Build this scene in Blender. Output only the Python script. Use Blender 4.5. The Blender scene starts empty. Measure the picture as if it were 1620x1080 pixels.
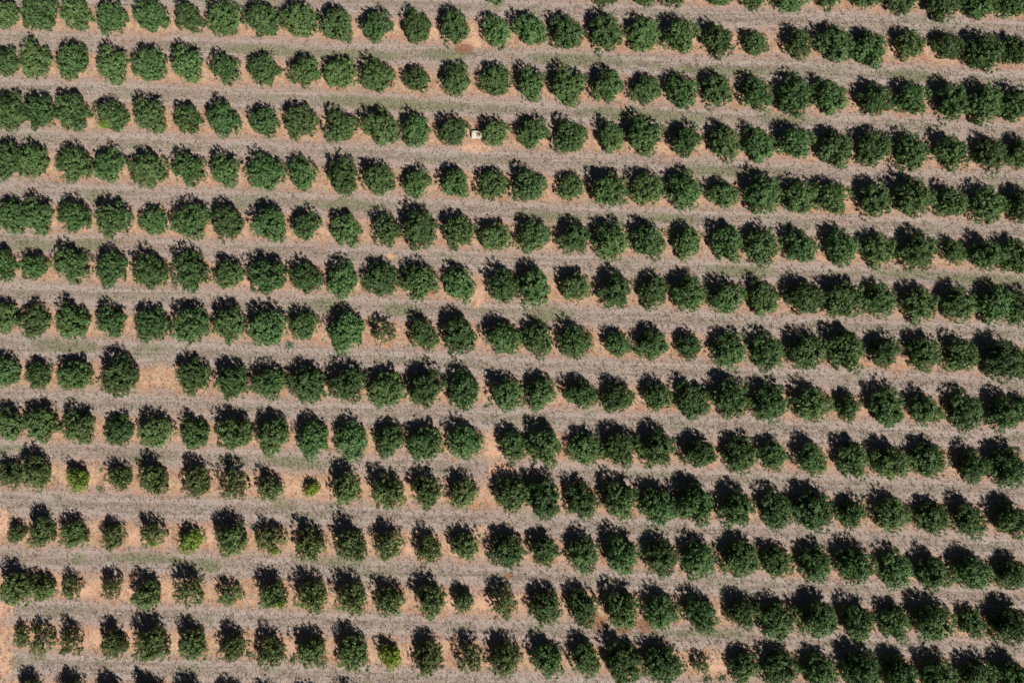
import bpy, math, random
import numpy as np
from mathutils import Vector

C = bpy.context.scene.collection
scn = bpy.context.scene
R = math.radians

# ------------------------------------------------------------------ camera
CAM_H, TILT, FPX = 84.0, R(3.0), 1260.0
cam_data = bpy.data.cameras.new('camera')
cam_data.sensor_width = 36.0
cam_data.lens = 28.0
cam_data.clip_end = 2000.0
cam = bpy.data.objects.new('camera', cam_data)
C.objects.link(cam)
cam.location = (0.0, 0.0, CAM_H)
cam.rotation_euler = (TILT, 0.0, 0.0)
scn.camera = cam

# ------------------------------------------------------------------ light
SUN_EL = R(44.5)
SUN_AZ = Vector((0.56, -0.828, 0.0)).normalized()          # where the sun stands, seen from above
world = bpy.data.worlds.new('World')
scn.world = world
world.use_nodes = True
wn = world.node_tree
sky = wn.nodes.new('ShaderNodeTexSky')
sky.sky_type = 'NISHITA'
sky.sun_disc = False
sky.altitude = 3000.0
sky.air_density = 0.4
sky.dust_density = 0.0
sky.sun_elevation = SUN_EL
sky.sun_rotation = math.atan2(SUN_AZ.x, SUN_AZ.y)
bg = wn.nodes['Background']
bg.inputs['Strength'].default_value = 0.05
wn.links.new(sky.outputs['Color'], bg.inputs['Color'])
sun_data = bpy.data.lights.new('sun', 'SUN')
sun_data.energy = 5.0
sun_data.angle = R(0.5)
sun_data.color = (1.0, 0.95, 0.88)
sun = bpy.data.objects.new('sun', sun_data)
C.objects.link(sun)
d = Vector((-SUN_AZ.x * math.cos(SUN_EL), -SUN_AZ.y * math.cos(SUN_EL), -math.sin(SUN_EL)))
sun.rotation_euler = d.to_track_quat('-Z', 'Y').to_euler()
sun.location = (40, -60, 60)
scn.view_settings.view_transform = 'Standard'
scn.view_settings.look = 'None'
scn.view_settings.exposure = 0.0
scn.view_settings.gamma = 1.0


def ground_at(u, v, z=0.0):
    """The point of height z that the photograph shows at pixel (u, v)."""
    dx, dy = (u - 810.0) / FPX, (540.0 - v) / FPX
    wx, wy, wz = dx, dy * math.cos(TILT) + math.sin(TILT), dy * math.sin(TILT) - math.cos(TILT)
    t = (z - CAM_H) / wz
    return t * wx, t * wy


# ------------------------------------------------------------------ survey of the orchard
# every tree: crown centre x, y and crown width, height, as measured; last letter: o = olive young, s = sparse, y = yellow-green
ROWS = [
 # the row cut by the upper edge
 "785,-20,46,46 958,-12,46,46 1018,-16,50,46 1068,-14,46,46 1138,-14,50,46 1197,-10,52,48 1254,-6,56,52 1310,-12,46,46 1373,-11,46,48 1430,-4,60,50 1493,3,58,54 1550,3,56,54 1602,3,46,52",
 "6,25,46,46 62,24,56,58 121,24,54,42 178,29,48,53 240,26,50,53 300,30,48,44 357,30,54,58 417,32,50,58 475,34,56,54 534,40,53,54 598,42,46,52 660,42,46,52 721,44,46,51 785,49,46,49 838,47,54,50 898,52,53,55 960,53,54,55 1019,55,56,50 1076,59,52,56 1136,67,48,52 1196,69,40,38 1263,71,42,47 1321,70,58,60 1375,77,52,58 1441,71,46,45 1500,73,44,43 1556,82,60,60 1607,80,46,46",
 "8,98,46,42 56,95,50,58 115,99,50,55 179,104,48,58 237,103,50,58 298,103,53,50 357,111,46,46 418,112,48,51 483,113,46,50 539,116,46,52 597,122,50,50 659,125,40,41 721,125,44,53 784,127,46,55 841,134,45,51 900,137,60,55 960,136,48,51 1022,142,47,45 1079,145,57,50 1136,144,52,46 1198,149,54,50 1258,151,58,60 1314,154,54,50 1384,156,52,53 1442,158,50,53 1506,162,46,56 1558,166,54,58 1605,166,48,50",
 "12,176,54,60 60,178,52,53 113,177,56,56 177,183,50,50 239,184,54,52 297,189,46,42 355,190,48,58 419,193,42,48 478,193,54,54 540,201,50,53 602,202,56,60 659,208,44,50 718,209,48,44 784,211,44,42 844,210,50,50 903,217,52,54 967,217,40,50 1020,216,62,53 1087,223,46,52 1147,227,48,54 1201,229,50,53 1257,228,56,47 1320,235,54,58 1381,235,57,57 1443,241,54,53 1505,243,54,52 1567,245,50,49 1614,243,40,50",
 "12,256,50,56 53,256,46,52 117,262,52,58 173,262,52,50 233,270,58,57 298,269,57,48 358,271,46,50 420,273,58,56 478,275,50,50 543,280,48,56 600,284,50,50 660,290,44,48 720,290,46,46 779,293,48,50 838,295,54,50 903,296,40,45 965,301,50,56 1022,299,52,55 1082,301,54,60 1143,308,48,44 1208,309,60,56 1266,313,52,52 1316,315,52,52 1385,317,52,50 1446,314,60,58 1506,321,50,47 1564,324,58,53 1614,326,44,50",
 "16,342,48,56 60,343,48,56 119,345,50,48 182,347,58,53 243,350,44,46 303,350,56,62 362,353,52,48 427,354,56,56 486,357,46,44 547,364,49,50 613,365,44,48 665,365,57,58 728,367,50,54 784,375,46,46 844,375,52,52 907,377,52,47 966,381,58,57 1026,382,56,52 1087,385,45,47 1150,385,50,54 1206,391,58,52 1267,390,50,51 1331,392,55,54 1392,396,52,52 1451,398,62,56 1510,399,36,38 1563,404,58,44 1610,406,50,56",
 "4,420,42,50 55,424,40,40 113,421,60,53 176,426,50,52 239,431,53,53 302,430,56,62 363,435,44,48 424,439,58,56 486,441,46,46 542,443,48,55 603,443,52,56 664,448,58,55 727,450,52,52 798,453,46,54 847,456,48,57 911,454,42,47 972,461,48,57 1034,463,48,48 1090,465,55,50 1151,472,52,50 1208,472,52,50 1273,472,56,52 1336,474,60,60 1393,475,55,46 1457,482,54,56 1516,481,56,50 1575,483,56,54 1613,486,44,60",
 "6,503,46,50 55,508,48,50 116,509,56,50 177,509,50,44 242,514,56,54 302,515,58,60 363,514,52,58 425,519,62,60 482,516,40,50 548,526,58,58 608,524,42,44,s 671,530,48,48 728,532,54,55 797,536,52,52 851,538,53,50 910,542,48,54 978,545,38,42 1031,545,48,48 1090,549,42,36 1154,553,56,54 1214,556,58,52 1278,557,57,58 1337,556,57,60 1401,557,48,47 1463,561,50,57 1522,562,54,52 1584,571,62,56 1617,575,30,50",
 "6,588,50,48 61,594,42,40 120,594,52,46 190,596,62,55 308,595,52,56 367,605,54,52 427,607,54,52 488,610,56,58 551,609,56,58 612,616,55,58 676,614,60,56 734,618,50,57 803,624,50,54 855,624,48,50 919,625,50,44 977,630,48,50 1041,629,42,44 1097,634,58,53 1155,630,60,58 1217,637,60,55 1286,641,60,50 1342,645,36,42 1402,643,54,58 1465,649,50,47 1528,650,56,57 1586,655,54,50 1618,648,26,46",
 "16,671,48,48 66,673,54,56 126,676,52,50 187,681,48,45 247,684,52,52 309,686,47,46 372,686,54,52 432,691,55,54 495,696,52,53 556,699,53,55 616,698,48,50 673,701,53,54 736,700,50,53 814,706,48,44 861,706,52,58 926,710,50,52 980,711,58,55 1038,711,54,56 1105,717,55,40 1171,719,52,55 1223,722,44,48 1284,726,52,48 1348,728,46,56 1407,732,56,50 1468,728,53,55 1539,739,42,51 1594,739,56,60",
 "16,752,36,46,o 59,746,50,50,o 124,759,37,38,y 190,756,42,34,o 245,758,46,46,o 311,762,42,52,o 374,765,46,48,s 430,773,44,36,o 495,774,27,24,y 549,772,48,50,o 616,779,52,56,o 675,779,46,52,o 735,780,46,48,o 812,784,54,54 860,788,50,62 921,791,50,56 981,792,54,58 1042,801,54,60 1098,797,60,60 1163,805,52,58 1228,806,52,58 1286,808,60,62 1349,813,40,48 1412,815,52,54 1475,820,52,48 1533,823,54,52 1597,821,52,52",
 "29,844,27,30,o 68,841,42,46,o 119,845,44,42,o 180,850,38,38,o 246,846,42,38,s 304,856,42,36,y 367,853,52,50,o 429,854,48,44,s 493,861,48,52,o 556,862,50,50,o 616,862,47,44,o 679,867,40,42,o 736,863,42,46,o 802,872,54,52 862,873,44,46 923,878,48,54 984,879,52,58 1046,884,54,50 1106,887,54,55 1171,884,54,60 1230,889,50,46 1289,892,50,56 1354,895,58,54 1418,901,55,52 1478,908,54,54 1538,906,54,54 1600,908,44,50",
 "27,930,48,50,o 68,930,40,42,o 116,930,30,40,s 180,929,36,32,s 234,940,44,42,o 302,933,45,48,s 365,941,36,36,s 434,940,46,42,o 494,944,48,50,o 557,947,46,52,o 618,950,50,42,o 681,951,46,50,o 734,951,28,38,o 797,952,46,48,s 862,961,50,54 922,962,50,56 985,965,52,60 1047,969,50,55 1109,972,50,54 1174,970,46,45 1231,983,56,58 1293,978,52,60 1357,985,50,54 1415,986,46,52 1477,984,58,58 1540,986,42,42 1597,989,58,58",
 "35,1007,24,36,s 70,1011,40,50,s 117,1013,36,43,s 183,1016,40,42,o 243,1018,54,54,o 306,1018,44,48,o 368,1023,40,42,o 429,1029,44,48,o 493,1031,46,46,o 559,1032,52,54,o 617,1040,38,37,y 678,1040,48,52,o 745,1038,44,44,s 802,1042,50,52,o 866,1045,52,50 927,1043,48,50 987,1048,55,62 1049,1052,56,60 1110,1050,26,32,s 1176,1056,46,46 1232,1058,56,56 1296,1062,56,54 1360,1060,60,58 1422,1068,56,54 1485,1072,56,54 1548,1072,54,54 1604,1074,50,54",
 # the row past the lower edge: only its tops and shadows come into the frame
 "48,1098,44,44,o 115,1098,44,42,o 178,1101,42,44,o 240,1104,46,46,o 305,1106,44,44,o 368,1109,44,44,o 425,1117,44,44,o 490,1118,44,44,o 553,1117,44,44,o",
]
trees = []                                                  # (row, order in row, x, y, radius x, radius y, kind, px)
for ri, row in enumerate(ROWS):
    for ci, s in enumerate(row.split()):
        f = s.split(',')
        u, v, w, h = (float(q) for q in f[:4])
        kind = f[4] if len(f) > 4 else 'd'
        rx, ry = w / 30.0, h / 30.0
        m = (rx + ry) / 2
        rx, ry = m + (rx - m) * 0.5, m + (ry - m) * 0.5
        # the measured patch is the sunlit part of the crown: its middle sits towards the sun and well up the crown
        zc = 0.5 * m
        x, y = ground_at(u, v, zc)
        trees.append((ri, ci, x, y, rx, ry, kind, u))
lines = []
for ri in range(len(ROWS)):
    t = [(a[2], a[3]) for a in trees if a[0] == ri]
    xs, ys = np.array([q[0] for q in t]), np.array([q[1] for q in t])
    k = np.polyfit(xs, ys, 2 if len(xs) > 20 else 1)
    lines.append(k)


def row_y(k, x):
    xc = np.clip(x, -58, 58)
    return np.polyval(k, xc) + (x - xc) * -0.05


# ------------------------------------------------------------------ mesh and material helpers
def mesh_np(name, verts, faces, mat, smooth=False):
    me = bpy.data.meshes.new(name)
    verts = np.asarray(verts, dtype=np.float32)
    faces = np.asarray(faces, dtype=np.int32)
    n, k = faces.shape
    me.vertices.add(len(verts))
    me.vertices.foreach_set('co', verts.ravel())
    me.loops.add(n * k)
    me.loops.foreach_set('vertex_index', faces.ravel())
    me.polygons.add(n)
    me.polygons.foreach_set('loop_start', np.arange(0, n * k, k, dtype=np.int32))
    me.polygons.foreach_set('loop_total', np.full(n, k, dtype=np.int32))
    if smooth:
        me.polygons.foreach_set('use_smooth', np.ones(n, dtype=bool))
    me.materials.append(mat)
    me.update(calc_edges=True)
    me.validate()
    return me


def link(name, me, parent=None):
    o = bpy.data.objects.new(name, me)
    C.objects.link(o)
    o.parent = parent
    return o


def material(name):
    m = bpy.data.materials.new(name)
    m.use_nodes = True
    nt = m.node_tree
    return m, nt, nt.nodes['Principled BSDF']


class Nodes:
    def __init__(self, nt):
        self.nt = nt

    def n(self, kind, **kw):
        a = self.nt.nodes.new(kind)
        for k, v in kw.items():
            setattr(a, k, v)
        return a

    def put(self, sock, v):
        if isinstance(v, (int, float)):
            sock.default_value = v
        elif isinstance(v, tuple):
            sock.default_value = v if len(v) == 4 or sock.type == 'VECTOR' else (*v, 1.0)
        else:
            self.nt.links.new(v, sock)

    def math(self, op, a, b=0.0, clamp=False):
        x = self.n('ShaderNodeMath', operation=op, use_clamp=clamp)
        self.put(x.inputs[0], a)
        self.put(x.inputs[1], b)
        return x.outputs[0]

    def ramp(self, v, lo, hi, a=0.0, b=1.0):
        x = self.n('ShaderNodeMapRange', interpolation_type='SMOOTHSTEP')
        for i, q in enumerate((v, lo, hi, a, b)):
            self.put(x.inputs[i], q)
        return x.outputs[0]

    def mix(self, f, a, b, kind='MIX'):
        x = self.n('ShaderNodeMix', data_type='RGBA', blend_type=kind)
        self.put(x.inputs[0], f)
        self.put(x.inputs[6], a)
        self.put(x.inputs[7], b)
        return x.outputs[2]

    def noise(self, vec, scale, detail=3.0, rough=0.6):
        x = self.n('ShaderNodeTexNoise')
        self.put(x.inputs['Vector'], vec)
        x.inputs['Scale'].default_value = scale
        x.inputs['Detail'].default_value = detail
        x.inputs['Roughness'].default_value = rough
        return x.outputs['Fac']

    def attr(self, name):
        x = self.n('ShaderNodeAttribute', attribute_name=name)
        return x.outputs['Fac']


def leaf_material(name, dark, light, tip, rough=0.42, trans=0.12, vary=0.5):
    m, nt, p = material(name)
    N = Nodes(nt)
    geo = N.n('ShaderNodeNewGeometry')
    obj = N.n('ShaderNodeObjectInfo')
    co = N.n('ShaderNodeTexCoord').outputs['Object']
    r = geo.outputs['Random Per Island']
    col = N.mix(N.math('POWER', r, 1.3), dark, light)
    flush = N.ramp(N.noise(co, 2.2, 2.0), 0.55, 0.75)
    col = N.mix(N.math('MULTIPLY', flush, 0.55), col, tip)
    g = N.math('ADD', N.math('MULTIPLY', obj.outputs['Random'], vary), 1.0 - vary / 2)
    hs = N.n('ShaderNodeHueSaturation')
    N.put(hs.inputs['Hue'], N.math('ADD', N.math('MULTIPLY', N.math('FRACT', N.math('MULTIPLY', obj.outputs['Random'], 7.3)), 0.03), 0.483))
    N.put(hs.inputs['Value'], g)
    N.put(hs.inputs['Color'], col)
    nt.links.new(hs.outputs['Color'], p.inputs['Base Color'])
    p.inputs['Roughness'].default_value = rough
    p.inputs['Specular IOR Level'].default_value = 0.25
    tr = N.n('ShaderNodeBsdfTranslucent')
    nt.links.new(N.mix(0.5, hs.outputs['Color'], (0.16, 0.26, 0.03), 'MIX'), tr.inputs['Color'])
    mx = N.n('ShaderNodeMixShader')
    mx.inputs[0].default_value = trans
    nt.links.new(p.outputs[0], mx.inputs[1])
    nt.links.new(tr.outputs[0], mx.inputs[2])
    nt.links.new(mx.outputs[0], nt.nodes['Material Output'].inputs['Surface'])
    return m


def plain_material(name, a, b, scale, rough, bump=0.3):
    m, nt, p = material(name)
    N = Nodes(nt)
    co = N.n('ShaderNodeTexCoord').outputs['Object']
    nz = N.noise(co, scale, 5.0)
    nt.links.new(N.mix(N.ramp(nz, 0.3, 0.7), a, b), p.inputs['Base Color'])
    p.inputs['Roughness'].default_value = rough
    bp = N.n('ShaderNodeBump')
    bp.inputs['Strength'].default_value = bump
    bp.inputs['Distance'].default_value = 0.02
    nt.links.new(nz, bp.inputs['Height'])
    nt.links.new(bp.outputs[0], p.inputs['Normal'])
    return m


M_DENSE = leaf_material('glossy_green_leaves', (0.045, 0.107, 0.036), (0.200, 0.314, 0.111), (0.242, 0.319, 0.100), 0.5)
M_OLIVE = leaf_material('olive_green_leaves', (0.069, 0.125, 0.042), (0.268, 0.349, 0.127), (0.349, 0.368, 0.133), 0.5)
M_SPARSE = leaf_material('thin_olive_leaves', (0.080, 0.133, 0.044), (0.282, 0.356, 0.127), (0.376, 0.381, 0.140), 0.5)
M_YELLOW = leaf_material('yellow_green_leaves', (0.14, 0.25, 0.04), (0.52, 0.68, 0.14), (0.18, 0.29, 0.07), 0.5, 0.3, 0.15)
M_WEED = leaf_material('weed_leaves', (0.08, 0.125, 0.06), (0.17, 0.22, 0.12), (0.15, 0.22, 0.13), 0.6, 0.2, 0.3)
M_BLUE = leaf_material('bluish_weed_leaves', (0.06, 0.16, 0.11), (0.11, 0.24, 0.17), (0.12, 0.24, 0.16), 0.6, 0.2, 0.2)
M_BARK = plain_material('bark', (0.10, 0.075, 0.055), (0.19, 0.15, 0.115), 9.0, 0.9)

# ------------------------------------------------------------------ ground
PATCH = {   # patches of the ground itself: centre and half-axes as measured
 'bare': [(4, 825, 13, 30), (0, 1045, 20, 40), (8, 965, 12, 18), (732, 48, 16, 22), (785, 705, 24, 30), (778, 618, 13, 22), (792, 745, 24, 22), (755, 235, 26, 10), (215, 935, 20, 14), (130, 932, 26, 14), (275, 935, 20, 14), (335, 850, 14, 12), (210, 850, 12, 16), (460, 772, 20, 14), (510, 775, 22, 14), (395, 770, 10, 16), (210, 1010, 22, 16), (150, 1012, 22, 14), (275, 1018, 14, 14), (705, 860, 16, 14), (650, 868, 12, 12), (715, 955, 12, 14), (765, 955, 14, 14), (590, 1040, 8, 12), (640, 1040, 12, 14), (460, 1025, 10, 14), (1135, 1055, 30, 12), (575, 45, 18, 14), (690, 52, 16, 14), (750, 60, 16, 24), (618, 405, 12, 6), (755, 470, 14, 22), (765, 840, 16, 10), (1080, 968, 8, 10), (380, 355, 10, 20)],
 'wet': [(943, 984, 20, 13), (1022, 988, 20, 13), (985, 996, 14, 8), (733, 77, 18, 9), (1430, 938, 7, 4), (806, 910, 10, 5)],
 'green': [(1150, 272, 60, 8), (1130, 112, 70, 7), (430, 82, 60, 7), (560, 88, 60, 7), (640, 492, 26, 10), (518, 484, 18, 11), (470, 734, 34, 8), (100, 545, 40, 10), (450, 795, 20, 8), (217, 727, 12, 5), (40, 390, 26, 8), (135, 387, 26, 8), (1440, 120, 40, 8), (900, 95, 60, 7), (620, 165, 90, 9), (150, 310, 12, 8), (330, 895, 14, 8), (1240, 185, 40, 8), (870, 345, 40, 9), (1060, 345, 30, 6), (1170, 430, 40, 8), (560, 325, 50, 8), (710, 85, 30, 8), (380, 330, 10, 8), (1540, 440, 60, 8), (1440, 432, 40, 7), (870, 495, 30, 12), (1000, 180, 60, 9), (1180, 570, 40, 6), (230, 880, 40, 6), (520, 885, 40, 7), (460, 850, 8, 5), (1130, 1000, 40, 8), (90, 855, 10, 8), (60, 1030, 14, 8)],
}


def axis(lo, hi, step, far):
    core = np.arange(lo, hi + step / 2, step)
    out, s, p = [], step, hi
    while p < far:
        s *= 1.35
        p += s
        out.append(p)
    out = np.array(out)
    return np.concatenate([(lo + hi) - out[::-1], core, out])


gx, gy = axis(-62, 62, 0.25, 900), axis(-48, 48, 0.25, 900)
X, Y = np.meshgrid(gx, gy)
ks = [k for i, k in enumerate(lines) if 1 <= i <= 13]
ry_all = [row_y(k, gx) for k in ks]
for j in range(1, 12):                                       # the rows carry on past the picture
    ry_all.insert(0, ry_all[0] + 5.5)
    ry_all.append(ry_all[-1] - 5.6)
RY = np.stack(ry_all)                                        # rows x columns, from the upper edge down
dist = np.full(X.shape, 99.0)
for q in RY:
    dist = np.minimum(dist, np.abs(Y - q[None, :]))
mid = np.full(X.shape, 99.0)                                 # signed offset from the middle of the lane between two rows
for a, b in zip(RY[:-1], RY[1:]):
    o_ = Y - ((a + b) / 2)[None, :]
    mid = np.where(np.abs(o_) < np.abs(mid), o_, mid)
mid = np.clip(mid, -4, 4)
dist = np.clip(dist, 0, 4)


def patches(which):
    out = np.zeros(X.shape)
    for (u, v, a, b) in PATCH[which]:
        x, y = ground_at(u, v)
        q = ((X - x) / (a / 15)) ** 2 + ((Y - y + 0.05 * (X - x)) / (b * (0.75 if which == 'bare' else 1.0) / 15)) ** 2
        out = np.maximum(out, np.exp(-q * 0.9))
    return out


m_ground, nt, p = material('orchard_ground')
N = Nodes(nt)
pos = N.n('ShaderNodeNewGeometry').outputs['Position']
along = N.n('ShaderNodeMapping')
along.inputs['Rotation'].default_value = (0, 0, R(2.8))
along.inputs['Scale'].default_value = (0.12, 1.0, 1.0)
nt.links.new(pos, along.inputs['Vector'])
along = along.outputs[0]
a_dist, a_mid, a_bare, a_wet, a_green = (N.attr(q) for q in ('row_distance', 'lane_offset', 'bare', 'wet', 'green'))
n_big = N.noise(pos, 0.16, 3.0)
n_mid = N.noise(pos, 0.9, 4.0, 0.65)
n_small = N.noise(pos, 4.5, 4.0, 0.7)
n_fine = N.noise(pos, 6.5, 4.0, 0.8)
n_streak = N.noise(along, 2.6, 4.0, 0.65)
n_streak2 = N.noise(along, 7.0, 3.0, 0.6)
ruts = N.n('ShaderNodeMapping')
ruts.inputs['Rotation'].default_value = (0, 0, R(2.8))
ruts.inputs['Scale'].default_value = (0.035, 1.0, 1.0)
nt.links.new(pos, ruts.inputs['Vector'])
n_rut = N.noise(ruts.outputs[0], 2.4, 3.0, 0.55)
n_clump = N.noise(pos, 2.1, 3.0, 0.55)
# mown dry grass of the lanes
n_long = N.noise(along, 0.9, 3.0, 0.6)
lane = N.mix(N.ramp(n_streak, 0.3, 0.7), (0.303, 0.230, 0.191), (0.458, 0.386, 0.348))
lane = N.mix(N.ramp(n_long, 0.45, 0.65, 0.0, 0.7), lane, (0.449, 0.353, 0.326))
lane = N.mix(N.ramp(n_mid, 0.5, 0.68, 0.0, 0.75), lane, (0.426, 0.275, 0.212))
lane = N.mix(N.ramp(n_small, 0.45, 0.72, 0.0, 0.6), lane, (0.221, 0.182, 0.140))
wheel = N.math('ABSOLUTE', N.math('SUBTRACT', N.math('ABSOLUTE', a_mid), 0.8))
track = N.ramp(N.math('ADD', wheel, N.math('MULTIPLY', N.math('SUBTRACT', n_rut, 0.5), 1.1)), 0.42, 0.05)
lane = N.mix(N.ramp(n_rut, 0.52, 0.66, 0.0, 0.55), lane, (0.246, 0.205, 0.170))
lane = N.mix(N.ramp(n_rut, 0.48, 0.34, 0.0, 0.6), lane, (0.483, 0.394, 0.366))
lane = N.mix(N.math('MULTIPLY', track, N.ramp(n_big, 0.35, 0.6, 0.4, 0.85)), lane, (0.491, 0.412, 0.376))
sward = N.math('ADD', N.math('MULTIPLY', N.ramp(N.math('ABSOLUTE', a_mid), 1.5, 0.1), 0.30), N.math('MULTIPLY', N.math('SUBTRACT', n_big, 0.5), 1.5))
sward = N.math('ADD', sward, N.math('MULTIPLY', a_green, 1.25))
sward = N.math('ADD', sward, N.math('MULTIPLY', N.math('SUBTRACT', n_long, 0.5), 1.2))
sward = N.math('ADD', sward, N.math('MULTIPLY', N.math('SUBTRACT', n_mid, 0.5), 1.1))
sward = N.ramp(sward, 0.16, 0.85)
lane = N.mix(N.math('MULTIPLY', sward, 0.9), lane, N.mix(n_small, (0.164, 0.176, 0.088), (0.303, 0.292, 0.194)))
lane = N.mix(N.ramp(n_streak2, 0.55, 0.72, 0.0, 0.55), lane, (0.257, 0.206, 0.163))
lane = N.mix(N.ramp(n_clump, 0.58, 0.72, 0.0, 0.5), lane, (0.315, 0.286, 0.212))
# bare red soil of the tree strips
soil = N.mix(N.ramp(n_mid, 0.35, 0.62), (0.454, 0.237, 0.139), (0.686, 0.439, 0.269))
soil = N.mix(N.ramp(n_streak2, 0.48, 0.75, 0.0, 0.6), soil, (0.426, 0.246, 0.162))
soil = N.mix(N.ramp(n_small, 0.5, 0.75, 0.0, 0.6), soil, (0.426, 0.338, 0.251))
soil = N.mix(N.math('MULTIPLY', a_bare, 0.6), soil, (0.80, 0.50, 0.345))
litter = N.ramp(N.math('ADD', n_clump, N.math('MULTIPLY', N.math('SUBTRACT', n_small, 0.5), 0.8)), 0.52, 0.72, 0.0, 0.7)
soil = N.mix(litter, soil, (0.33, 0.235, 0.175))
wob = N.math('ADD', N.math('MULTIPLY', N.math('SUBTRACT', n_mid, 0.5), 3.0), N.math('MULTIPLY', N.math('SUBTRACT', n_streak, 0.5), 1.6))
wob = N.math('ADD', wob, N.math('MULTIPLY', N.math('SUBTRACT', n_small, 0.5), 1.2))
wob = N.math('ADD', wob, N.math('MULTIPLY', N.math('SUBTRACT', n_big, 0.5), 1.8))
edge = N.math('ADD', a_dist, wob)
is_soil = N.ramp(edge, 1.58, 0.85)
bare = N.ramp(N.math('ADD', a_bare, N.math('MULTIPLY', N.math('SUBTRACT', n_mid, 0.5), 0.9)), 0.25, 0.6)
blush = N.ramp(N.math('ADD', a_dist, N.math('MULTIPLY', wob, 0.8)), 2.5, 1.3, 0.0, 0.6)   # soil showing through thin grass
lane = N.mix(blush, lane, (0.43, 0.30, 0.24))
col = N.mix(N.math('MAXIMUM', N.math('MULTIPLY', is_soil, N.ramp(n_clump, 0.7, 0.4, 0.35, 0.95)), N.math('MULTIPLY', bare, N.ramp(n_clump, 0.72, 0.45, 0.4, 0.95))), lane, soil)
col = N.mix(N.ramp(N.math('ADD', a_wet, N.math('MULTIPLY', N.math('SUBTRACT', n_mid, 0.5), 0.9)), 0.26, 0.75, 0.0, 0.85), col, (0.30, 0.14, 0.075))
speck = N.mix(N.ramp(n_fine, 0.28, 0.72), (0.50, 0.50, 0.52), (1.5, 1.48, 1.46))
calm = N.math('MAXIMUM', N.math('MAXIMUM', N.math('MULTIPLY', track, 0.45), N.math('MULTIPLY', is_soil, 0.3)), N.math('MULTIPLY', bare, 0.4))
col = N.mix(1.0, col, N.mix(calm, speck, (1.0, 1.0, 1.0)), 'MULTIPLY')
nt.links.new(col, p.inputs['Base Color'])
p.inputs['Roughness'].default_value = 0.95
p.inputs['Specular IOR Level'].default_value = 0.15
bp = N.n('ShaderNodeBump')
bp.inputs['Strength'].default_value = 0.55
bp.inputs['Distance'].default_value = 0.06
hgt = N.math('ADD', N.math('MULTIPLY', n_small, 0.3), N.math('MULTIPLY', n_fine, 0.5))
nt.links.new(N.math('ADD', hgt, N.math('MULTIPLY', n_streak2, 0.4)), bp.inputs['Height'])
nt.links.new(bp.outputs[0], p.inputs['Normal'])

ny, nx = X.shape
idx = np.arange(ny * nx).reshape(ny, nx)
faces = np.stack([idx[:-1, :-1], idx[:-1, 1:], idx[1:, 1:], idx[1:, :-1]], -1).reshape(-1, 4)
me = mesh_np('ground', np.stack([X, Y, np.zeros_like(X)], -1).reshape(-1, 3), faces, m_ground, True)
for name, a in (('row_distance', dist), ('lane_offset', mid), ('bare', patches('bare')), ('wet', patches('wet')), ('green', patches('green'))):
    at = me.attributes.new(name, 'FLOAT', 'POINT')
    at.data.foreach_set('value', a.astype(np.float32).ravel())
g = link('ground', me)
g['kind'] = 'structure'

# ------------------------------------------------------------------ grass and weeds that nobody could count
rng = np.random.default_rng(7)


def sample(grid, x, y):
    i = np.clip(np.searchsorted(gx, x), 0, nx - 1)
    j = np.clip(np.searchsorted(gy, y), 0, ny - 1)
    return grid[j, i]


def blades(x, y, length, width, lean, per):
    """Small grass blades: a bent triangle fan of two quads is too fine to see here, so each blade is one narrow quad."""
    n = len(x) * per
    bx, by = np.repeat(x, per) + rng.normal(0, 0.05, n), np.repeat(y, per) + rng.normal(0, 0.05, n)
    ang = rng.uniform(0, 2 * np.pi, n)
    ln, wd = np.repeat(length, per) * rng.uniform(0.6, 1.3, n), width * rng.uniform(0.6, 1.4, n)
    ls = rng.uniform(0.3, 1.0, n) * lean
    dx, dy = np.cos(ang), np.sin(ang)
    a = np.stack([bx - dy * wd, by + dx * wd, np.zeros(n)], -1)
    b = np.stack([bx + dy * wd, by - dx * wd, np.zeros(n)], -1)
    h = np.sqrt(np.maximum(0.05, 1 - ls ** 2))
    t = np.stack([bx + dx * ln * ls, by + dy * ln * ls, ln * h], -1)
    off = np.stack([dy * wd, -dx * wd, np.zeros(n)], -1) * 0.35
    v = np.stack([a, b, t + off, t - off], 1).reshape(-1, 3)
    return v, np.arange(4 * n).reshape(-1, 4)


def grass_material(name, cols, rough=0.8):
    m, nt, p = material(name)
    N = Nodes(nt)
    r = N.n('ShaderNodeNewGeometry').outputs['Random Per Island']
    cr = N.n('ShaderNodeValToRGB')
    e = cr.color_ramp.elements
    e[0].position, e[0].color = 0.0, (*cols[0], 1)
    e[1].position, e[1].color = 1.0, (*cols[-1], 1)
    for i, c in enumerate(cols[1:-1]):
        q = e.new((i + 1) / (len(cols) - 1))
        q.color = (*c, 1)
    nt.links.new(r, cr.inputs[0])
    nt.links.new(cr.outputs[0], p.inputs['Base Color'])
    p.inputs['Roughness'].default_value = rough
    p.inputs['Specular IOR Level'].default_value = 0.2
    return m


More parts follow.
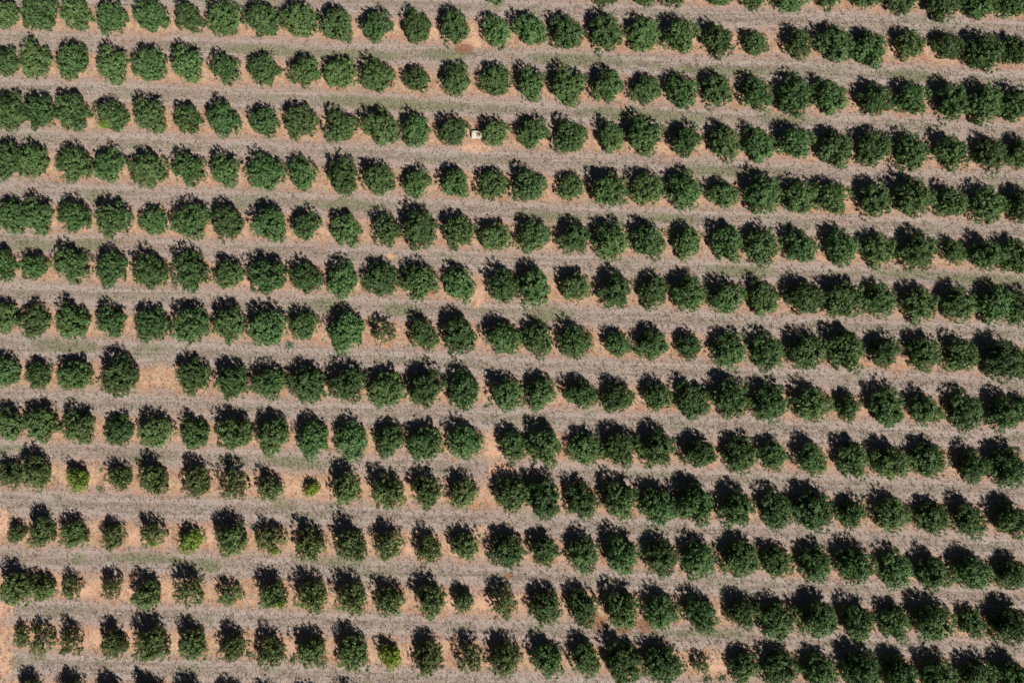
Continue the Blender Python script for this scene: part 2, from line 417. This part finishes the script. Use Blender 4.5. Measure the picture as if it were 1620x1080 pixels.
M_DRY = grass_material('dry_grass_blades', [(0.13, 0.11, 0.07), (0.28, 0.245, 0.18), (0.50, 0.44, 0.37), (0.33, 0.27, 0.21)])
M_GREEN = grass_material('green_grass_blades', [(0.09, 0.12, 0.04), (0.20, 0.22, 0.09), (0.16, 0.21, 0.07), (0.27, 0.26, 0.14)])
x, y = rng.uniform(-60, 60, 130000), rng.uniform(-44, 44, 130000)
dd = sample(dist, x, y) + rng.normal(0, 0.35, len(x))
keep = ((dd > 1.7) | (rng.uniform(0, 1, len(x)) < 0.35)) & (sample(patches('bare'), x, y) < rng.uniform(0.1, 1.3, len(x)))
x, y = x[keep], y[keep]
v, f = blades(x, y, rng.uniform(0.14, 0.32, len(x)), 0.022, 0.95, 3)
o = link('dry_grass', mesh_np('dry_grass', v, f, M_DRY))
o['kind'], o['label'], o['category'] = 'stuff', 'pale dry grass covering the lanes between the tree rows', 'grass'
gp = patches('green')
x, y = rng.uniform(-60, 60, 160000), rng.uniform(-44, 44, 160000)
clump = np.sin(x * 0.31 + 1.3 * np.sin(y * 0.5)) * np.sin(y * 0.23 - x * 0.11) + rng.normal(0, 0.45, len(x))
dd = sample(dist, x, y)
keep = (dd > 1.6) & ((rng.uniform(0, 1, len(x)) < sample(gp, x, y) * 0.9) | ((clump > 0.95) & (rng.uniform(0, 1, len(x)) < 0.5)))
x, y = x[keep], y[keep]
v, f = blades(x, y, rng.uniform(0.08, 0.18, len(x)), 0.02, 0.95, 3)
o = link('green_grass', mesh_np('green_grass', v, f, M_GREEN))
o['kind'], o['label'], o['category'] = 'stuff', 'thin green grass patches along the middle of the lanes', 'grass'


# ------------------------------------------------------------------ trees
def leaves(pos, out, length, width, droop=0.25, up=0.35):
    """One kite-shaped leaf blade at each position; OUT is the direction it faces away from."""
    n = len(pos)
    nrm = out + rng.normal(0, 0.45, (n, 3)) + np.array([0, 0, up])
    nrm /= np.linalg.norm(nrm, axis=1, keepdims=True)
    ax = np.cross(nrm, rng.normal(0, 1, (n, 3)))
    ax += out * 0.25 - np.array([0, 0, droop])
    ax -= nrm * np.sum(ax * nrm, axis=1, keepdims=True)
    ax /= np.linalg.norm(ax, axis=1, keepdims=True) + 1e-9
    sd = np.cross(nrm, ax)
    L = (length * rng.uniform(0.7, 1.3, n))[:, None]
    W = (width * rng.uniform(0.7, 1.3, n))[:, None]
    a = pos - ax * L * 0.5
    b = pos + sd * W * 0.5 + nrm * W * 0.12
    c = pos + ax * L * 0.5
    e = pos - sd * W * 0.5 + nrm * W * 0.12
    return np.stack([a, b, c, e], 1)


def unit(n):
    q = rng.normal(0, 1, (n, 3))
    return q / np.linalg.norm(q, axis=1, keepdims=True)


TREE_H = 1.22                                               # height of a crown whose radius is 1


def crown_np(n_lobes, lobe, per, shoots, gap=0.0, spread=0.64):
    quads = []
    ph = rng.uniform(0, 6.28)
    squash = TREE_H / 2
    w2, w3, f2, f3 = rng.uniform(0.03, 0.12), rng.uniform(0.02, 0.09), rng.uniform(0, 6.28), rng.uniform(0, 6.28)
    for i in range(n_lobes):
        if rng.uniform() < gap:
            continue
        zz = 1 - 1.0 * (i + 0.5) / n_lobes                  # more lobes on top and around, few underneath
        rr = math.sqrt(max(0.05, 1 - zz * zz))
        a = ph + i * 2.39996 + rng.normal(0, 0.25)
        s = spread * rng.uniform(0.78, 1.2)
        s *= 1 + w2 * math.sin(2 * a + f2) + w3 * math.sin(3 * a + f3)
        c = np.array([math.cos(a) * rr * s, math.sin(a) * rr * s, 0.2 + zz * s * (TREE_H - 0.2)])
        rad = lobe * rng.uniform(0.65, 1.3)
        n_t = max(6, int(per * rng.uniform(0.75, 1.2)))      # the lobe is built of leafy shoot ends
        tu = unit(n_t)
        tc = c + tu * (rng.uniform(0.7, 0.97, n_t) * rad)[:, None] * np.array([1, 1, 0.9])
        each = 20
        u = np.repeat(tu, each, 0)
        p_ = np.repeat(tc, each, 0) + rng.normal(0, 1, (n_t * each, 3)) * np.repeat(rng.uniform(0.025, 0.042, n_t), each)[:, None]
        ok = p_[:, 2] > 0.05
        quads.append(leaves(p_[ok], u[ok], 0.07, 0.04))
    core = unit(900) * (rng.uniform(0, 1, 900) ** 0.4 * 0.66)[:, None]
    core[:, 2] = np.abs(core[:, 2]) * TREE_H + 0.05
    if gap < 0.15:
        quads.append(leaves(core, unit(900), 0.15, 0.08))
    top = np.percentile(np.concatenate(quads)[:, :, 2], 97)
    for q_ in quads:
        q_[:, :, 2] *= TREE_H / top
    for i in range(shoots):                                  # young upright shoots standing out of the crown
        a, q = rng.uniform(0, 6.28), rng.uniform(0.15, 0.8)
        base = np.array([math.cos(a) * q, math.sin(a) * q, TREE_H * 0.92 * math.sqrt(1 - q * q)])
        tip = base + np.array([math.cos(a) * 0.10 * q, math.sin(a) * 0.10 * q, rng.uniform(0.06, 0.24)])
        t = rng.uniform(-0.3, 1, 26)[:, None]
        p_ = base + (tip - base) * t + rng.normal(0, 0.03, (26, 3))
        quads.append(leaves(p_, unit(26), 0.09, 0.045))
    q = np.concatenate(quads).reshape(-1, 3)
    q[:, :2] -= (np.percentile(q[:, :2], 2, axis=0) + np.percentile(q[:, :2], 98, axis=0)) / 2
    q[:, :2] /= np.percentile(np.hypot(q[:, 0], q[:, 1]), 95)
    return q, np.arange(len(q)).reshape(-1, 4)


def tube(path, radii, sides=6):
    V, F = [], []
    for i, (c, r) in enumerate(zip(path, radii)):
        d_ = np.array(path[min(i + 1, len(path) - 1)]) - np.array(path[max(i - 1, 0)])
        d_ = d_ / np.linalg.norm(d_)
        s = np.cross(d_, [0.3, 0.9, 0.2])
        s /= np.linalg.norm(s)
        t = np.cross(d_, s)
        for j in range(sides):
            a = 2 * math.pi * j / sides
            V.append(np.array(c) + (s * math.cos(a) + t * math.sin(a)) * r)
    for i in range(len(path) - 1):
        for j in range(sides):
            F.append([i * sides + j, i * sides + (j + 1) % sides, (i + 1) * sides + (j + 1) % sides, (i + 1) * sides + j])
    return V, F


def trunk_np(limbs):
    V, F = [], []

    def add(path, radii):
        v_, f_ = tube(path, radii)
        F.extend([[q + len(V) for q in r] for r in f_])
        V.extend(v_)
    add([(0, 0, -0.03), (0.0, 0.01, 0.05), (0.01, 0, 0.18), (0.015, 0.01, 0.34)], [0.085, 0.062, 0.052, 0.042])
    for i in range(limbs):
        a = 6.283 * i / limbs + rng.normal(0, 0.3)
        e, h = rng.uniform(0.45, 0.72), rng.uniform(0.55, 1.05)
        ca, sa = math.cos(a), math.sin(a)
        add([(0.01, 0, 0.22), (ca * e * 0.4, sa * e * 0.4, 0.22 + h * 0.4), (ca * e * 0.8, sa * e * 0.8, 0.2 + h * 0.75), (ca * e, sa * e, 0.2 + h)], [0.040, 0.030, 0.019, 0.008])
        b = a + rng.choice([-0.7, 0.7])
        add([(ca * e * 0.4, sa * e * 0.4, 0.22 + h * 0.4), (ca * e * 0.4 + math.cos(b) * 0.2, sa * e * 0.4 + math.sin(b) * 0.2, 0.22 + h * 0.7), (ca * e * 0.4 + math.cos(b) * 0.3, sa * e * 0.4 + math.sin(b) * 0.3, 0.25 + h * 0.95)], [0.026, 0.017, 0.007])
    return V, F


def crowns(name, mat, n, **kw):
    out = []
    for i in range(n):
        k = {q: (int(rng.integers(*w)) if isinstance(w, tuple) else w) for q, w in kw.items()}
        out.append(mesh_np(name, *crown_np(**k), mat))
    return out


trunks = [mesh_np('trunk', *trunk_np(l), M_BARK, True) for l in (4, 5, 6)]
CROWN = {
 'd': crowns('crown', M_DENSE, 12, n_lobes=(17, 24), lobe=0.37, per=30, shoots=(3, 9)),
 'o': crowns('crown', M_OLIVE, 7, n_lobes=(15, 20), lobe=0.36, per=27, shoots=(5, 11), gap=0.1, spread=0.66),
 's': crowns('crown', M_SPARSE, 5, n_lobes=(14, 18), lobe=0.36, per=24, shoots=(5, 9), gap=0.16, spread=0.68),
 'y': crowns('crown', M_YELLOW, 3, n_lobes=(14, 18), lobe=0.36, per=24, shoots=(4, 8), gap=0.14),
}
FLUSH_ME = mesh_np('new_growth', *crown_np(n_lobes=8, lobe=0.5, per=16, shoots=2), M_YELLOW)
FLUSH_ME.transform(__import__('mathutils').Matrix.Scale(0.42, 4))
FLUSH = {(12, 7): (0.55, -0.42, 'yellow-green new growth'), (3, 3): (-0.3, -0.55, 'yellow-green new growth'), (11, 4): (0.1, -0.45, 'pale yellowish new growth'), (11, 7): (0.35, -0.5, 'pale yellowish new growth')}
WORD = ['first', 'second', 'third', 'fourth', 'fifth', 'sixth', 'seventh', 'eighth', 'ninth', 'tenth', 'eleventh', 'twelfth', 'thirteenth', 'fourteenth']
GROUP = {'d': 'dense dark green orchard trees', 'o': 'young olive green orchard trees', 's': 'thin open-crowned orchard trees', 'y': 'yellow-green orchard trees'}


def nth(i, n, lo, hi):
    j, end = (i, lo) if i < n - i else (n - 1 - i, hi)
    return ('' if j == 0 else WORD[j] + ' '), end, j


def tree_label(ri, ci, n, w, h, kind):
    size = 'small' if w * h < 42 * 44 else 'big' if w * h > 56 * 55 else 'wide' if w > h * 1.13 else 'oblong' if h > w * 1.13 else 'round'
    look = {'d': 'dense green', 'o': 'olive green', 's': 'thin sparse', 'y': 'yellow-green'}[kind]
    last = len(ROWS) - 1
    j, end, k = nth(ci, n, 'left', 'right')
    if ri == 0:
        where = f'cut by the upper edge, {WORD[n - 1 - ci]} from the right'
    elif ri == last:
        where = f'past the lower edge casting its shadow in, {WORD[ci]} from the left'
    else:
        a = (WORD[ri] + ' row from the top') if ri <= 6 else ('bottom row' if ri == last - 1 else WORD[last - 1 - ri] + ' row from the bottom')
        where = (f'first from the {end}' if k == 0 else f'{j}from the {end}') + f' in the {a}'
    return f'{size} {look} tree, {where}'


def make_tree(ri, ci, n, x, y, rx, ry, kind, w, h, u):
    r = (rx + ry) / 2
    e = bpy.data.objects.new('orchard_tree', None)
    e.empty_display_size = 0.4
    C.objects.link(e)
    e.location = (x, y, 0.0)
    turn = int(rng.integers(0, 4))
    e.rotation_euler = (0, 0, turn * math.pi / 2 + float(rng.normal(0, 0.12)))
    sx, sy = (rx, ry) if turn % 2 == 0 else (ry, rx)
    tall = float(rng.uniform(0.88, 1.12)) * (1.0 if kind in 'd' else 1.22)
    grow = 0.99 + 0.04 * min(max((u + 200.0) / 1400.0, 0.0), 1.0)    # beside its own shadow a crown measures narrow
    e.scale = (sx * grow, sy * grow, r * tall)
    e['label'] = tree_label(ri, ci, n, w, h, kind)
    e['category'] = 'tree'
    e['group'] = GROUP[kind]
    link('trunk', trunks[int(rng.integers(0, 3))], e)
    link('crown', CROWN[kind][int(rng.integers(0, len(CROWN[kind])))], e)
    if (ri, ci) in FLUSH:
        nx_, ny_, lab = FLUSH[(ri, ci)]
        f = link('new_growth', FLUSH_ME, e)
        v_ = Vector((nx_, ny_, 0.0))
        v_.rotate(e.rotation_euler.to_matrix().inverted())
        f.location = (v_.x * 1.15, v_.y * 1.15, 0.72)
        f['label'] = lab
    return e


for ri, row in enumerate(ROWS):
    mine = [t for t in trees if t[0] == ri]
    for (t, s) in zip(mine, row.split()):
        f = s.split(',')
        make_tree(ri, t[1], len(mine), t[2], t[3], t[4], t[5], t[6], float(f[2]), float(f[3]), t[7])


# ------------------------------------------------------------------ single weeds
def weed_mesh(mat, n=110):
    u = unit(n)
    u[:, 2] = np.abs(u[:, 2])
    p_ = u * (rng.uniform(0.05, 0.95, n) ** 1.2)[:, None] * np.array([1, 1, 0.45]) + np.array([0, 0, 0.03])
    q = leaves(p_, u, 0.34, 0.13, 0.1).reshape(-1, 3)
    q[:, 2] = np.maximum(q[:, 2], 0.01)
    return mesh_np('weed_clump', q, np.arange(len(q)).reshape(-1, 4), mat)


weeds = {'g': [weed_mesh(M_WEED) for _ in range(4)], 'b': [weed_mesh(M_BLUE) for _ in range(2)]}
for (u, v, r, k, lab) in [
    (400, 832, 8, 'b', 'bluish green weed clump left of the sparse eighth tree, third row from the bottom'),
    (160, 743, 6, 'b', 'small bluish weed on red soil just right of the upper yellow-green tree'),
    (458, 546, 10, 'b', 'low bluish green weed patch below the narrow tree in the middle rows'),
    (770, 642, 8, 'g', 'grey-green weed patch on bare orange soil at the gap in the row'),
    (160, 772, 9, 'g', 'grey-green weed tuft on soil between the yellow-green tree and a small olive tree'),
    (395, 1035, 12, 'g', 'dark weed clump between the seventh and eighth trees of the bottom row'),
    (464, 1042, 12, 'g', 'dark weed clump between the eighth and ninth trees of the bottom row'),
    (511, 1049, 12, 'g', 'round weed clump touching the ninth tree of the bottom row'),
    (1118, 1074, 13, 'g', 'broad weed clump below the tiny sparse tree at the lower edge'),
    (1142, 1071, 12, 'g', 'weed clump on soil by the lower edge, right of the tiny sparse tree'),
    (941, 887, 8, 'b', 'teal weed tuft between two dense trees, third row from the bottom'),
    (1020, 1066, 10, 'g', 'weed patch between the two largest dark trees at the lower edge'),
]:
    x, y = ground_at(u, v)
    o = link('weed_clump', weeds[k][int(rng.integers(0, len(weeds[k])))])
    o.location = (x, y, 0)
    o.rotation_euler = (0, 0, float(rng.uniform(0, 6.28)))
    o.scale = (r / 15, r / 15 * float(rng.uniform(0.7, 1.0)), r / 15 * 0.5)
    o['label'], o['category'], o['group'] = lab, 'weed', 'weed clumps on the orchard floor'


# ------------------------------------------------------------------ the valve box
def boxes(parts):
    V, F = [], []
    for (x0, x1, y0, y1, z0, z1) in parts:
        b = len(V)
        V += [(x0, y0, z0), (x1, y0, z0), (x1, y1, z0), (x0, y1, z0), (x0, y0, z1), (x1, y0, z1), (x1, y1, z1), (x0, y1, z1)]
        F += [[b + q for q in f_] for f_ in ((0, 3, 2, 1), (4, 5, 6, 7), (0, 1, 5, 4), (1, 2, 6, 5), (2, 3, 7, 6), (3, 0, 4, 7))]
    return V, F


def bevelled(o, w):
    b = o.modifiers.new('bevel', 'BEVEL')
    b.width, b.segments = w, 2
    return o


M_CONC = plain_material('pale_concrete', (0.62, 0.55, 0.48), (0.80, 0.74, 0.66), 4.0, 0.85)
M_DIRT = plain_material('brown_dirt', (0.40, 0.30, 0.23), (0.52, 0.41, 0.33), 6.0, 0.95)
M_PIPE = plain_material('dark_plastic', (0.05, 0.06, 0.07), (0.09, 0.10, 0.11), 8.0, 0.5)
bxx, bxy = ground_at(754, 212.5, 0.4)
e = bpy.data.objects.new('valve_box', None)
C.objects.link(e)
e.location = (bxx, bxy, 0)
e.rotation_euler = (0, 0, R(-2))
e['label'] = 'pale concrete valve box with a square opening, on bare soil between two trees'
e['category'] = 'box'
W, D, Hh = 0.53, 0.38, 0.40
bevelled(link('wall', mesh_np('wall', *boxes([(-W, -0.04, -D, D, 0, Hh), (0.40, W, -D, D, 0, Hh), (-0.04, 0.40, -D, -0.20, 0, Hh), (-0.04, 0.40, 0.21, D, 0, Hh)]), M_CONC), e), 0.015)
link('opening_floor', mesh_np('opening_floor', *boxes([(-0.037, 0.397, -0.197, 0.207, 0.0, 0.35)]), M_DIRT), e)
link('pipe', mesh_np('pipe', *tube([(W + 0.003, 0, 0.2), (0.80, 0, 0.2), (1.02, 0.0, 0.2), (1.08, 0, 0.05)], [0.10, 0.10, 0.07, 0.07], 10), M_CONC, True), e)
link('valve', mesh_np('valve', *boxes([(0.84, 1.04, -0.16, 0.16, 0.09, 0.36), (0.90, 0.98, -0.04, 0.04, 0.362, 0.44)]), M_PIPE), e)
